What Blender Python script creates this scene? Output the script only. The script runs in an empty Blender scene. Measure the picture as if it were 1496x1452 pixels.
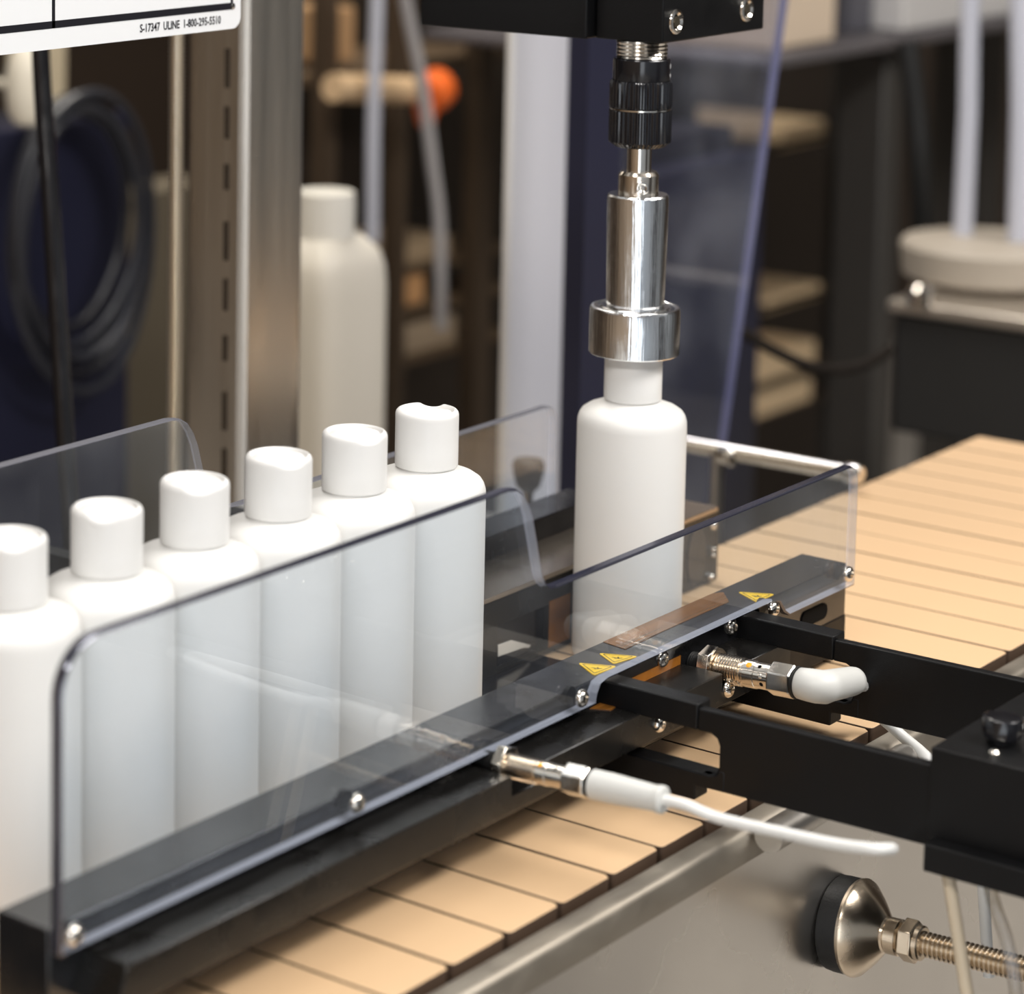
import bpy, bmesh, math, random
from mathutils import Vector, Matrix, Quaternion
import numpy as np
random.seed(7)
sc = bpy.context.scene
COL = sc.collection
PI = math.pi

# ------------------------------------------------------------------ camera
# world: metres, X along the conveyor, Y across it (away from the camera), Z up; belt top is Z = 0,
# the bottle under the capping head stands at the origin.
FPX, CXP, CYP = 4119.9, 250.0, 164.35
CAM = np.array([-1.198, -0.719, 0.456])


def _cam_axes():
    yaw, pitch, roll = (math.radians(a) for a in (40.4058, 7.4374, -0.3247))
    f = np.array([math.cos(yaw) * math.cos(pitch), math.sin(yaw) * math.cos(pitch), -math.sin(pitch)])
    r = np.cross(f, [0, 0, 1.0]); r /= np.linalg.norm(r)
    d = np.cross(f, r)
    c, s = math.cos(roll), math.sin(roll)
    return c * r + s * d, -s * r + c * d, f


AX_R, AX_D, AX_F = _cam_axes()
cd = bpy.data.cameras.new('camera')
cam = bpy.data.objects.new('camera', cd)
COL.objects.link(cam)
m = Matrix.Identity(4)
for i in range(3):
    m[i][0], m[i][1], m[i][2], m[i][3] = AX_R[i], -AX_D[i], -AX_F[i], CAM[i]
cam.matrix_world = m
cd.sensor_fit = 'HORIZONTAL'
cd.sensor_width = 36.0
cd.lens = FPX / 1496 * 36
cd.shift_x = (748 - CXP) / 1496
cd.shift_y = -(726 - CYP) / 1496
cd.clip_start = 0.02
cd.clip_end = 60
cd.dof.use_dof = True
cd.dof.focus_distance = 1.305
cd.dof.aperture_fstop = 7.3
sc.camera = cam

# ------------------------------------------------------------------ world, lights, exposure
w = bpy.data.worlds.new('world')
sc.world = w
w.use_nodes = True
bg = w.node_tree.nodes['Background']
bg.inputs[0].default_value = (1.0, 0.93, 0.85, 1)
bg.inputs[1].default_value = 0.16
sc.view_settings.view_transform = 'Standard'
sc.view_settings.look = 'None'
sc.view_settings.exposure = 0.15
sc.view_settings.gamma = 1.0
sc.view_settings.use_curve_mapping = False
sc.cycles.max_bounces = 10
sc.cycles.transparent_max_bounces = 24
sc.cycles.use_denoising = True
sc.cycles.sample_clamp_indirect = 6.0


def area(name, loc, target, sx, sy, power, color):
    l = bpy.data.lights.new(name, 'AREA')
    l.shape = 'RECTANGLE'; l.size = sx; l.size_y = sy
    l.energy = power; l.color = color
    o = bpy.data.objects.new(name, l)
    o.location = loc
    o.rotation_euler = (Vector(target) - Vector(loc)).to_track_quat('-Z', 'Y').to_euler()
    COL.objects.link(o)
    return o


area('unseen_overhead_lamp', (0.15, -1.25, 1.65), (-0.1, 0, 0), 1.2, 0.35, 31, (1.0, 0.97, 0.94))
area('unseen_overhead_lamp', (-0.35, 0.2, 1.75), (-0.3, 0.1, 0), 1.3, 0.35, 10, (1.0, 0.97, 0.93))
area('unseen_overhead_lamp', (-2.0, -0.9, 1.75), (-1.2, -0.6, 0), 1.3, 0.35, 30, (1.0, 0.97, 0.94))  # fill lamp added behind the camera's left, out of view
area('unseen_overhead_lamp', (0.8, 1.15, 1.9), (0.9, 0.6, 0), 1.3, 0.35, 28, (1.0, 0.94, 0.85))
area('unseen_overhead_lamp', (1.3, -2.0, 1.9), (1.2, -1.9, 0), 1.3, 0.35, 30, (1.0, 0.95, 0.88))  # lamp added to brighten the floor that the side panel mirrors


# ------------------------------------------------------------------ materials
MATS = {}


def mat(name, color=(0.5, 0.5, 0.5), rough=0.5, metal=0.0, spec=0.5, bump=0.0, bscale=400.0, var=0.0, vscale=30.0,
        stretch=(1, 1, 1), coat=0.0, rvar=0.0, sss=0.0, emit=None):
    if name in MATS:
        return MATS[name]
    mt = bpy.data.materials.new(name)
    mt.use_nodes = True
    nt = mt.node_tree
    b = nt.nodes['Principled BSDF']
    b.inputs['Base Color'].default_value = (*color, 1)
    b.inputs['Roughness'].default_value = rough
    b.inputs['Metallic'].default_value = metal
    b.inputs['Specular IOR Level'].default_value = spec
    if coat:
        b.inputs['Coat Weight'].default_value = coat
        b.inputs['Coat Roughness'].default_value = 0.08
    if sss:
        b.inputs['Subsurface Weight'].default_value = sss
        b.inputs['Subsurface Scale'].default_value = 0.004
    tc = nt.nodes.new('ShaderNodeTexCoord')
    mp = nt.nodes.new('ShaderNodeMapping')
    mp.inputs['Scale'].default_value = stretch
    nt.links.new(tc.outputs['Object'], mp.inputs['Vector'])
    if var or rvar:
        n = nt.nodes.new('ShaderNodeTexNoise')
        n.inputs['Scale'].default_value = vscale
        n.inputs['Detail'].default_value = 5
        nt.links.new(mp.outputs[0], n.inputs['Vector'])
        if var:
            hs = nt.nodes.new('ShaderNodeMix')
            hs.data_type = 'RGBA'
            hs.inputs['A'].default_value = (*[max(0, c * (1 - var)) for c in color], 1)
            hs.inputs['B'].default_value = (*[min(1, c * (1 + var)) for c in color], 1)
            nt.links.new(n.outputs['Fac'], hs.inputs['Factor'])
            nt.links.new(hs.outputs['Result'], b.inputs['Base Color'])
        if rvar:
            mr = nt.nodes.new('ShaderNodeMapRange')
            mr.inputs['To Min'].default_value = max(0.02, rough - rvar)
            mr.inputs['To Max'].default_value = min(1, rough + rvar)
            mr.inputs['From Min'].default_value = 0.3
            mr.inputs['From Max'].default_value = 0.7
            nt.links.new(n.outputs['Fac'], mr.inputs['Value'])
            nt.links.new(mr.outputs[0], b.inputs['Roughness'])
    if bump:
        n2 = nt.nodes.new('ShaderNodeTexNoise')
        n2.inputs['Scale'].default_value = bscale
        n2.inputs['Detail'].default_value = 3
        nt.links.new(mp.outputs[0], n2.inputs['Vector'])
        bp = nt.nodes.new('ShaderNodeBump')
        bp.inputs['Strength'].default_value = bump
        bp.inputs['Distance'].default_value = 0.001
        nt.links.new(n2.outputs['Fac'], bp.inputs['Height'])
        nt.links.new(bp.outputs[0], b.inputs['Normal'])
    if emit:
        b.inputs['Emission Color'].default_value = (*emit[0], 1)
        b.inputs['Emission Strength'].default_value = emit[1]
    MATS[name] = mt
    return mt


def clear_mat(name, tint, refl=1.0, rough=0.02, haze=0.015):
    """clear sheet plastic: coloured see-through, mirror reflection by Fresnel, a little dust"""
    mt = bpy.data.materials.new(name)
    mt.use_nodes = True
    nt = mt.node_tree
    nt.nodes.remove(nt.nodes['Principled BSDF'])
    out = nt.nodes['Material Output']
    tr = nt.nodes.new('ShaderNodeBsdfTransparent'); tr.inputs[0].default_value = (*tint, 1)
    gl = nt.nodes.new('ShaderNodeBsdfGlossy'); gl.inputs['Roughness'].default_value = rough
    geo = nt.nodes.new('ShaderNodeNewGeometry')
    ior = nt.nodes.new('ShaderNodeMapRange')
    ior.inputs['To Min'].default_value = 1.49
    ior.inputs['To Max'].default_value = 1 / 1.49
    nt.links.new(geo.outputs['Backfacing'], ior.inputs['Value'])
    fr = nt.nodes.new('ShaderNodeFresnel')
    nt.links.new(ior.outputs[0], fr.inputs['IOR'])
    mul = nt.nodes.new('ShaderNodeMath'); mul.operation = 'MULTIPLY'; mul.inputs[1].default_value = refl
    nt.links.new(fr.outputs[0], mul.inputs[0])
    mx = nt.nodes.new('ShaderNodeMixShader')
    nt.links.new(mul.outputs[0], mx.inputs[0]); nt.links.new(tr.outputs[0], mx.inputs[1]); nt.links.new(gl.outputs[0], mx.inputs[2])
    df = nt.nodes.new('ShaderNodeBsdfDiffuse'); df.inputs[0].default_value = (0.75, 0.78, 0.85, 1)
    tc = nt.nodes.new('ShaderNodeTexCoord')
    n = nt.nodes.new('ShaderNodeTexNoise'); n.inputs['Scale'].default_value = 14; n.inputs['Detail'].default_value = 6
    nt.links.new(tc.outputs['Object'], n.inputs['Vector'])
    mr = nt.nodes.new('ShaderNodeMapRange')
    mr.inputs['From Min'].default_value = 0.4; mr.inputs['From Max'].default_value = 0.75
    mr.inputs['To Min'].default_value = haze * 0.4; mr.inputs['To Max'].default_value = haze * 2.2
    nt.links.new(n.outputs['Fac'], mr.inputs['Value'])
    m2 = nt.nodes.new('ShaderNodeMixShader')
    nt.links.new(mr.outputs[0], m2.inputs[0]); nt.links.new(mx.outputs[0], m2.inputs[1]); nt.links.new(df.outputs[0], m2.inputs[2])
    nt.links.new(m2.outputs[0], out.inputs['Surface'])
    MATS[name] = mt
    return mt


BLACK = mat('black anodised', (0.0045, 0.0045, 0.005), 0.44, spec=0.22, bump=0.12, bscale=1500, rvar=0.08, vscale=60)
RAILBLACK = mat('black rail', (0.007, 0.007, 0.008), 0.20, spec=0.85, bump=0.05, bscale=1800, rvar=0.10, vscale=50)
GLOSSBLACK = mat('gloss black', (0.008, 0.008, 0.010), 0.16, spec=0.6, rvar=0.08, vscale=40)
RUBBER = mat('black rubber', (0.012, 0.012, 0.012), 0.5, spec=0.3, bump=0.2, bscale=900)
WHITE = mat('white bottle plastic', (0.80, 0.79, 0.765), 0.42, spec=0.4)
WHITECAP = mat('white cap plastic', (0.80, 0.79, 0.77), 0.36, spec=0.45)
BELT = mat('tan belt plastic', (0.67, 0.455, 0.265), 0.46, spec=0.4, var=0.06, vscale=25, stretch=(1, 0.25, 1), bump=0.03, bscale=300)
STEEL = mat('brushed steel', (0.55, 0.52, 0.48), 0.34, 1.0, bump=0.10, bscale=600, stretch=(1, 1, 0.06), rvar=0.06, vscale=80)
SIDESTEEL = mat('satin steel panel', (0.78, 0.75, 0.71), 0.30, 1.0, rvar=0.05, vscale=9)
CHROME = mat('bright steel', (0.78, 0.74, 0.68), 0.14, 1.0)
NICKEL = mat('nickel plated brass', (0.80, 0.73, 0.64), 0.17, 1.0, rvar=0.05, vscale=120)
ALU = mat('turned aluminium', (0.86, 0.87, 0.88), 0.15, 1.0, bump=0.22, bscale=1100, stretch=(1, 1, 0.02))
BRONZE = mat('warm nickel', (0.62, 0.52, 0.40), 0.24, 1.0, rvar=0.06, vscale=70)
DARKHOLE = mat('dark recess', (0.004, 0.004, 0.004), 0.8, spec=0.1)
YELLOW = mat('warning yellow', (1.0, 0.62, 0.008), 0.38)
AMBER = mat('amber tape', (0.20, 0.078, 0.014), 0.16, spec=0.6, var=0.9, vscale=70, stretch=(0.12, 2.5, 1))
LEDORANGE = mat('orange lens', (0.85, 0.36, 0.01), 0.25)
PLUGWHITE = mat('off white plug', (0.60, 0.60, 0.575), 0.42)
CABLEWHITE = mat('white cable', (0.74, 0.74, 0.72), 0.40)
TUBEBEIGE = mat('beige tube', (0.62, 0.52, 0.38), 0.35)
GUARD = clear_mat('clear guard sheet', (0.938, 0.966, 0.992), 1.0, 0.015, 0.02)
def edge_mat(name, dark, fac, rough):
    """cut edge of clear sheet: dark and glossy from outside, milky and half see-through when met from inside the sheet"""
    mt = bpy.data.materials.new(name); mt.use_nodes = True
    nt = mt.node_tree; nt.nodes.remove(nt.nodes['Principled BSDF'])
    N = nt.nodes.new
    d = N('ShaderNodeBsdfDiffuse'); d.inputs[0].default_value = (*dark, 1)
    g = N('ShaderNodeBsdfGlossy'); g.inputs['Roughness'].default_value = rough; g.inputs[0].default_value = (0.85, 0.86, 0.97, 1)
    x = N('ShaderNodeMixShader'); x.inputs[0].default_value = fac
    nt.links.new(d.outputs[0], x.inputs[1]); nt.links.new(g.outputs[0], x.inputs[2])
    tr = N('ShaderNodeBsdfTransparent'); d2 = N('ShaderNodeBsdfDiffuse'); d2.inputs[0].default_value = (0.66, 0.68, 0.78, 1)
    y = N('ShaderNodeMixShader'); y.inputs[0].default_value = 0.36
    nt.links.new(tr.outputs[0], y.inputs[1]); nt.links.new(d2.outputs[0], y.inputs[2])
    geo = N('ShaderNodeNewGeometry'); z = N('ShaderNodeMixShader')
    nt.links.new(geo.outputs['Backfacing'], z.inputs[0]); nt.links.new(x.outputs[0], z.inputs[1]); nt.links.new(y.outputs[0], z.inputs[2])
    nt.links.new(z.outputs[0], nt.nodes['Material Output'].inputs[0])
    return mt


EDGE = edge_mat('guard sheet edge', (0.022, 0.023, 0.036), 0.22, 0.14)
INK = mat('black ink', (0.012, 0.012, 0.016), 0.5, spec=0.2)
SIGNWHITE = mat('white sign plastic', (0.80, 0.81, 0.82), 0.42)
PRINTWHITE = mat('white print', (0.8, 0.8, 0.8), 0.5)


# ------------------------------------------------------------------ mesh helpers
class MB:
    """collects shapes, then links them as ONE mesh object"""

    def __init__(s):
        s.v, s.f, s.mi = [], [], []

    def add(s, vs, fs, mi=0):
        o = len(s.v)
        s.v += [tuple(p) for p in vs]
        s.f += [tuple(i + o for i in f) for f in fs]
        s.mi += [mi] * len(fs) if isinstance(mi, int) else list(mi)
        return s

    def box(s, x0, x1, y0, y1, z0, z1, mi=0):
        vs = [(x, y, z) for x in (x0, x1) for y in (y0, y1) for z in (z0, z1)]
        return s.add(vs, [(0, 1, 3, 2), (4, 6, 7, 5), (0, 4, 5, 1), (2, 3, 7, 6), (0, 2, 6, 4), (1, 5, 7, 3)], mi)

    def lathe(s, prof, origin, axis=(0, 0, 1), n=32, mi=0, ref=None, hexa=False, fn=None):
        """prof: list of (radius, height) along axis; closed with caps when the radius is > 0 at an end"""
        ax = Vector(axis).normalized()
        u = Vector(ref) if ref else (Vector((1, 0, 0)) if abs(ax.x) < 0.9 else Vector((0, 1, 0)))
        u = (u - ax * u.dot(ax)).normalized()
        w_ = ax.cross(u)
        O = Vector(origin)
        vs, fs, mis = [], [], []
        for k, pr in enumerate(prof):
            r, h = pr[0], pr[1]
            for i in range(n):
                a = 2 * PI * i / n
                rr, hh = (r, h) if fn is None else fn(r, h, a, k)
                vs.append(O + ax * hh + (u * math.cos(a) + w_ * math.sin(a)) * rr)
        for k in range(len(prof) - 1):
            mk = prof[k][2] if len(prof[k]) > 2 else (mi if isinstance(mi, int) else 0)
            for i in range(n):
                j = (i + 1) % n
                fs.append((k * n + i, k * n + j, (k + 1) * n + j, (k + 1) * n + i)); mis.append(mk)
        fs.append(tuple(range(n - 1, -1, -1))); mis.append(prof[0][2] if len(prof[0]) > 2 else (mi if isinstance(mi, int) else 0))
        L = (len(prof) - 1) * n
        fs.append(tuple(L + i for i in range(n))); mis.append(prof[-1][2] if len(prof[-1]) > 2 else (mi if isinstance(mi, int) else 0))
        return s.add(vs, fs, mis)

    def tube(s, pts, r, n=12, mi=0, sub=1):
        pts = [Vector(p) for p in pts]
        if sub > 1:
            q = []
            P = [pts[0] * 2 - pts[1]] + pts + [pts[-1] * 2 - pts[-2]]
            for i in range(1, len(P) - 2):
                for k in range(sub):
                    t = k / sub
                    a, b, c, d = P[i - 1], P[i], P[i + 1], P[i + 2]
                    q.append(0.5 * ((2 * b) + (c - a) * t + (2 * a - 5 * b + 4 * c - d) * t * t + (3 * b - a - 3 * c + d) * t ** 3))
            q.append(pts[-1])
            pts = q
        R = r if isinstance(r, (list, tuple)) else [r] * len(pts)
        vs, fs = [], []
        t0 = (pts[1] - pts[0]).normalized()
        u = Vector((0, 0, 1)) if abs(t0.z) < 0.9 else Vector((1, 0, 0))
        u = (u - t0 * u.dot(t0)).normalized()
        for i, p in enumerate(pts):
            t = (pts[min(i + 1, len(pts) - 1)] - pts[max(i - 1, 0)]).normalized()
            u = (u - t * u.dot(t)).normalized()
            w_ = t.cross(u)
            for k in range(n):
                a = 2 * PI * k / n
                vs.append(p + (u * math.cos(a) + w_ * math.sin(a)) * R[min(i, len(R) - 1)])
        for i in range(len(pts) - 1):
            for k in range(n):
                j = (k + 1) % n
                fs.append((i * n + k, i * n + j, (i + 1) * n + j, (i + 1) * n + k))
        fs.append(tuple(range(n - 1, -1, -1)))
        L = (len(pts) - 1) * n
        fs.append(tuple(L + k for k in range(n)))
        return s.add(vs, fs, mi)

    def prism(s, poly, a, b, plane='XZ', mi=0, side_mi=None):
        """poly in the plane, extruded along the remaining axis from a to b"""
        def pt(p, c):
            return {'XZ': (p[0], c, p[1]), 'YZ': (c, p[0], p[1]), 'XY': (p[0], p[1], c)}[plane]
        n = len(poly)
        vs = [pt(p, a) for p in poly] + [pt(p, b) for p in poly]
        fs = [tuple(range(n)), tuple(range(2 * n - 1, n - 1, -1))]
        fs += [(i, n + i, n + (i + 1) % n, (i + 1) % n) for i in range(n)]
        sm = mi if side_mi is None else side_mi
        return s.add(vs, fs, [mi, mi] + [sm] * n)

    def build(s, name, mats, parent=None, bevel=0.0, seg=2, sharp=32, label=None, loc=None):
        if not isinstance(mats, (list, tuple)):
            mats = [mats]
        me = bpy.data.meshes.new(name)
        org = Vector(loc) if loc is not None else Vector((0, 0, 0))
        me.from_pydata([Vector(p) - org for p in s.v], [], s.f)
        for mt in mats:
            me.materials.append(mt)
        me.polygons.foreach_set('material_index', s.mi)
        bm = bmesh.new(); bm.from_mesh(me)
        bmesh.ops.recalc_face_normals(bm, faces=bm.faces)
        bm.to_mesh(me); bm.free()
        me.polygons.foreach_set('use_smooth', [True] * len(me.polygons))
        me.set_sharp_from_angle(angle=math.radians(sharp))
        o = bpy.data.objects.new(name, me)
        COL.objects.link(o)
        o.location = org
        if parent is not None:
            attach(o, parent)
        if bevel:
            b = o.modifiers.new('edge', 'BEVEL')
            b.width = bevel; b.segments = seg; b.limit_method = 'ANGLE'; b.angle_limit = math.radians(40)
            b.harden_normals = False
        if label:
            o['label'] = label
        return o


def world_loc(o):
    v = Vector((0, 0, 0))
    while o is not None:
        v += o.location
        o = o.parent
    return v


def attach(o, parent):
    """parent without moving: everything here is translated only, so subtract the parent's place"""
    o.location = o.location - world_loc(parent)
    o.parent = parent


def tag(o, label=None, cat=None, group=None, kind=None):
    if label: o['label'] = label
    if cat: o['category'] = cat
    if group: o['group'] = group
    if kind: o['kind'] = kind
    return o


def thing(name, loc, label, cat, group=None):
    e = bpy.data.objects.new(name, None)
    e.empty_display_size = 0.01
    e.location = loc
    COL.objects.link(e)
    return tag(e, label, cat, group)


def copy_tree(o, parent=None):
    c = o.copy(); COL.objects.link(c)
    c.parent = parent
    for ch in list(o.children):
        copy_tree(ch, c)
    return c


def text_mesh(mb, s, origin, ux, uz, size, mi=0, depth=0.0002, bold=0.0):
    """flat lettering laid out from origin along ux, upright along uz"""
    cu = bpy.data.curves.new('lettering', 'FONT')
    cu.body = s; cu.size = size; cu.resolution_u = 2; cu.offset = bold; cu.fill_mode = 'FRONT'
    o = bpy.data.objects.new('lettering', cu)
    COL.objects.link(o)
    dg = bpy.context.evaluated_depsgraph_get()
    me = bpy.data.meshes.new_from_object(o.evaluated_get(dg))
    O, ux, uz = Vector(origin), Vector(ux), Vector(uz)
    nrm = ux.cross(uz).normalized() * depth
    mb.add([O + ux * v.co.x + uz * v.co.y + nrm for v in me.vertices], [tuple(p.vertices) for p in me.polygons], mi)
    wd = max((v.co.x for v in me.vertices), default=0)
    bpy.data.objects.remove(o); bpy.data.meshes.remove(me); bpy.data.curves.remove(cu)
    return wd


def at(px, py, Y=None, X=None, Z=None):
    """the point of the world seen at a pixel of the 1496 x 1452 frame on the plane Y, X or Z = const"""
    d = AX_R * ((px - CXP) / FPX) + AX_D * ((py - CYP) / FPX) + AX_F
    i, val = (1, Y) if Y is not None else (0, X) if X is not None else (2, Z)
    return Vector(CAM + d * ((val - CAM[i]) / d[i]))


def pxbox(mb, x0, x1, y0, y1, Y, thick, mi=0):
    xm, ym = (x0 + x1) / 2, (y0 + y1) / 2
    a, b = at(x0, ym, Y=Y).x, at(x1, ym, Y=Y).x
    z1, z0 = at(xm, y0, Y=Y).z, at(xm, y1, Y=Y).z
    mb.box(a, b, Y, Y + thick, z0, z1, mi)
    return mb


def arc(cx, cy, r, a0, a1, n=6):
    return [(cx + r * math.cos(math.radians(a0 + (a1 - a0) * i / n)), cy + r * math.sin(math.radians(a0 + (a1 - a0) * i / n))) for i in range(n + 1)]


# ------------------------------------------------------------------ setting
FLOORZ = -0.95
tag(MB().box(-3, 5.2, -3, 4.2, FLOORZ - 0.1, FLOORZ).build('floor', mat('concrete floor', (0.58, 0.54, 0.49), 0.5, var=0.2, vscale=3)), kind='structure')
tag(MB().box(-3, 5.2, 4.0, 4.2, FLOORZ, 2.6).build('wall_back', mat('brown wall', (0.085, 0.058, 0.040), 0.8, var=0.25, vscale=2)), kind='structure')
tag(MB().box(5.0, 5.2, -3, 4.0, FLOORZ, 2.6).build('wall_right', mat('dark wall', (0.075, 0.055, 0.042), 0.8, var=0.25, vscale=2)), kind='structure')

tag(MB().box(-3.2, 5.2, -3.2, -3, FLOORZ, 2.6).build('wall_front', mat('blue grey wall', (0.36, 0.40, 0.45), 0.8, var=0.1, vscale=2)), kind='structure')
tag(MB().box(-3.2, -3, -3, 4.0, FLOORZ, 2.6).build('wall_left', mat('tan wall', (0.42, 0.32, 0.23), 0.8)), kind='structure')
d1 = tag(MB().box(-3.0, -2.96, -2.75, -1.45, FLOORZ, 1.2).build('added_glow_panel', mat('added panel glow', (0.8, 0.82, 0.85), 0.3, emit=((0.86, 0.93, 1.0), 2.2))), kind='structure')  # unseen glowing panel added for a bright stripe in the chuck and fill
fr_ = MB()
for y_ in (-2.80, -1.45):
    fr_.box(-3.0, -2.93, y_, y_ + 0.05, FLOORZ, 1.25)
fr_.box(-3.0, -2.93, -2.80, -1.40, 1.2, 1.25)
fr_.build('glow_panel_frame', mat('panel frame grey', (0.10, 0.10, 0.11), 0.4), d1)
sd = tag(MB().box(0.25, 1.25, -2.98, -2.90, FLOORZ, 1.1).build('added_dark_panel', mat('added dark panel', (0.03, 0.03, 0.035), 0.4)), kind='structure')  # unseen dark panel added to mirror as a dark stripe in the chuck
MB().lathe([(0.012, 0), (0.012, 0.05), (0.025, 0.055), (0.02, 0.075)], (0.35, -2.90, 0.05), (0, 1, 0), 16).build('dark_panel_handle', STEEL, sd)

# ------------------------------------------------------------------ conveyor
conv = thing('conveyor', (0, -0.04, FLOORZ), 'steel conveyor with a tan belt of cross slats running under the bottles', 'conveyor')
PITCH = 0.0381
x_first = -0.2047 - 9 * PITCH
slat_mesh = None
BY0, BY1 = -0.1445, 0.0635
for k in range(29):
    x0 = x_first + k * PITCH
    if slat_mesh is None:
        pl = [(0.0010, BY0 + 0.002), (0.0016, BY0 + 0.0006), (0.003, BY0)]
        pl += [(PITCH - 0.0030, BY0), (PITCH - 0.0006, BY0 + 0.0028), (PITCH - 0.0006, BY1), (0.0009, BY1)]
        sl = MB().prism(pl, -0.0095, 0.0, 'XY', 0, 1).build('slat', [BELT, mat('shaded slat edge', (0.055, 0.030, 0.016), 0.7)], None, bevel=0.0005, seg=2)  # shade of the gaps put into the dark side colour
        slat_mesh = sl.data
        slat_mesh.transform(Matrix.Translation((0, 0, 0)))
        sl.location = (x0, 0, 0)
        attach(sl, conv)
        slat0 = sl
    else:
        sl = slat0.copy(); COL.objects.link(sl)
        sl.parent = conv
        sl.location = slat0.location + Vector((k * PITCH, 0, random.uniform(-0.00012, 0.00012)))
x_end = x_first + 29 * PITCH
MB().box(x_first, x_end, BY0 + 0.006, BY1 - 0.004, -0.018, -0.0105).build('chain_bed', DARKHOLE, conv)
# near side: rolled top edge and tall side panel
prof = [(-0.1472, -0.014), (-0.1472, -0.0040), (-0.1480, -0.0034), (-0.1552, -0.0038), (-0.1570, -0.0048), (-0.1580, -0.0068), (-0.1580, -0.018), (-0.1560, -0.018)]
MB().prism(prof, x_first - 0.25, x_end + 0.02, 'YZ').build('edge_rail', mat('edge steel', (0.50, 0.45, 0.38), 0.48, 1.0, rvar=0.08, vscale=40), conv, sharp=60)
MB().box(x_first - 0.25, x_end + 0.02, -0.1575, -0.1555, -0.45, -0.0165).build('side_panel', SIDESTEEL, conv)
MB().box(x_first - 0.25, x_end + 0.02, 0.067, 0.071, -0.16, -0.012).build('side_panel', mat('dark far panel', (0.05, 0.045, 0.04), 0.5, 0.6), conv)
for lx in (-0.35, 0.75):
    MB().box(lx, lx + 0.05, -0.154, -0.104, FLOORZ, -0.16).build('leg', STEEL, conv)
    MB().box(lx, lx + 0.05, 0.015, 0.065, FLOORZ, -0.16).build('leg', STEEL, conv)
MB().box(-0.6, x_end, -0.155, 0.066, -0.17, -0.155).build('under_tray', mat('dark tray', (0.03, 0.028, 0.026), 0.6), conv)
sr = MB().lathe([(0.001, -0.002), (0.0060, 0.0), (0.0066, 0.002), (0.0066, 0.07), (0.0066, 0.13)], (-0.022, -0.1660, -0.006), (-1, 0, 0), 20)
sr.build('round_bar', STEEL, conv)


# unseen dark cart added on the camera's side to darken the panel's reflection
cart = thing('added_dark_cart', (0.10, -1.0, FLOORZ), 'dark cart added before the conveyor, seen only mirrored in its steel side panel', 'cart')
CARTDARK = mat('cart dark', (0.025, 0.022, 0.020), 0.5)
MB().box(-0.45, 0.60, -1.25, -0.74, FLOORZ + 0.10, -0.28).build('body', CARTDARK, cart, bevel=0.005)
MB().box(-0.47, 0.62, -1.27, -0.72, -0.2795, -0.25).build('top_tray', CARTDARK, cart, bevel=0.004)
for x_, y_ in ((-0.38, -1.18), (-0.38, -0.81), (0.53, -1.18), (0.53, -0.81)):
    MB().lathe([(0.03, -0.015), (0.05, -0.012), (0.05, 0.012), (0.03, 0.015)], (x_, y_, FLOORZ + 0.0505), (0, 1, 0), 20).build('caster', RUBBER, cart)

# ------------------------------------------------------------------ bottles
R = 0.0272


def bottle_body_mb():
    pr = [(0.0200, 0.0008), (0.0245, 0.0), (0.0262, 0.0003), (0.0270, 0.0010), (R, 0.0022), (R, 0.060), (R, 0.1195), (0.0270, 0.1222), (0.0263, 0.1245),
          (0.0250, 0.1265), (0.0222, 0.1284), (0.0180, 0.1300), (0.0150, 0.1308), (0.0136, 0.1314), (0.0128, 0.1322), (0.0128, 0.136)]
    return MB().lathe(pr, (0, 0, 0), n=72)


CR, CH0, CH1 = 0.01435, 0.1322, 0.1585


def cap_mb(notch):
    pr = [(CR - 0.0012, CH0), (CR - 0.0003, CH0 + 0.0003), (CR, CH0 + 0.0010), (CR, CH0 + 0.008), (CR, CH0 + 0.016), (CR, CH1 - 0.0035), (CR, CH1 - 0.0022),
          (CR - 0.0003, CH1 - 0.0011), (CR - 0.0010, CH1 - 0.0003), (CR - 0.0019, CH1), (CR - 0.0024, CH1 - 0.0004), (CR - 0.0027, CH1 - 0.0030), (0.0100, CH1 - 0.0030), (0.004, CH1 - 0.0030)]

    def fn(r, h, a, k):
        if notch is None:
            return r, h
        d = math.atan2(math.sin(a - notch), math.cos(a - notch))
        g = max(0.0, 1 - (d / 0.46) ** 2) ** 0.9
        if k >= 5:
            h -= 0.0019 * g * min(1.0, (k - 4) / 3.0)
        if k >= 11:
            h += 0.0019 * g * min(1.0, (k - 4) / 3.0)
        return r, h
    return MB().lathe(pr, (0, 0, 0), n=72, fn=fn)


def lid_mb(notch):
    pr = [(0.0110, CH1 - 0.0030), (0.0110, CH1 - 0.0015), (0.0106, CH1 - 0.0010), (0.0085, CH1 - 0.0008), (0.006, CH1 - 0.0008), (0.002, CH1 - 0.0008)]

    def fn(r, h, a, k):
        x = r * math.cos(a - notch)
        return r, h - (0.0014 * max(0.0, (x - 0.003) / 0.008) ** 1.3 if k > 0 else 0.0)
    return MB().lathe(pr, (0, 0, 0), n=40, fn=fn)


def make_bottle(loc, label, group, notch):
    t = thing('plastic_bottle', loc, label, 'bottle', group)
    b = bottle_body_mb().build('body', WHITE, None, sharp=50); b.parent = t
    c = cap_mb(notch).build('cap', WHITECAP, None, sharp=50); c.parent = t
    if notch is not None:
        l = lid_mb(notch).build('disc_lid', WHITECAP, None, sharp=50); l.parent = c
    return t


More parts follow.
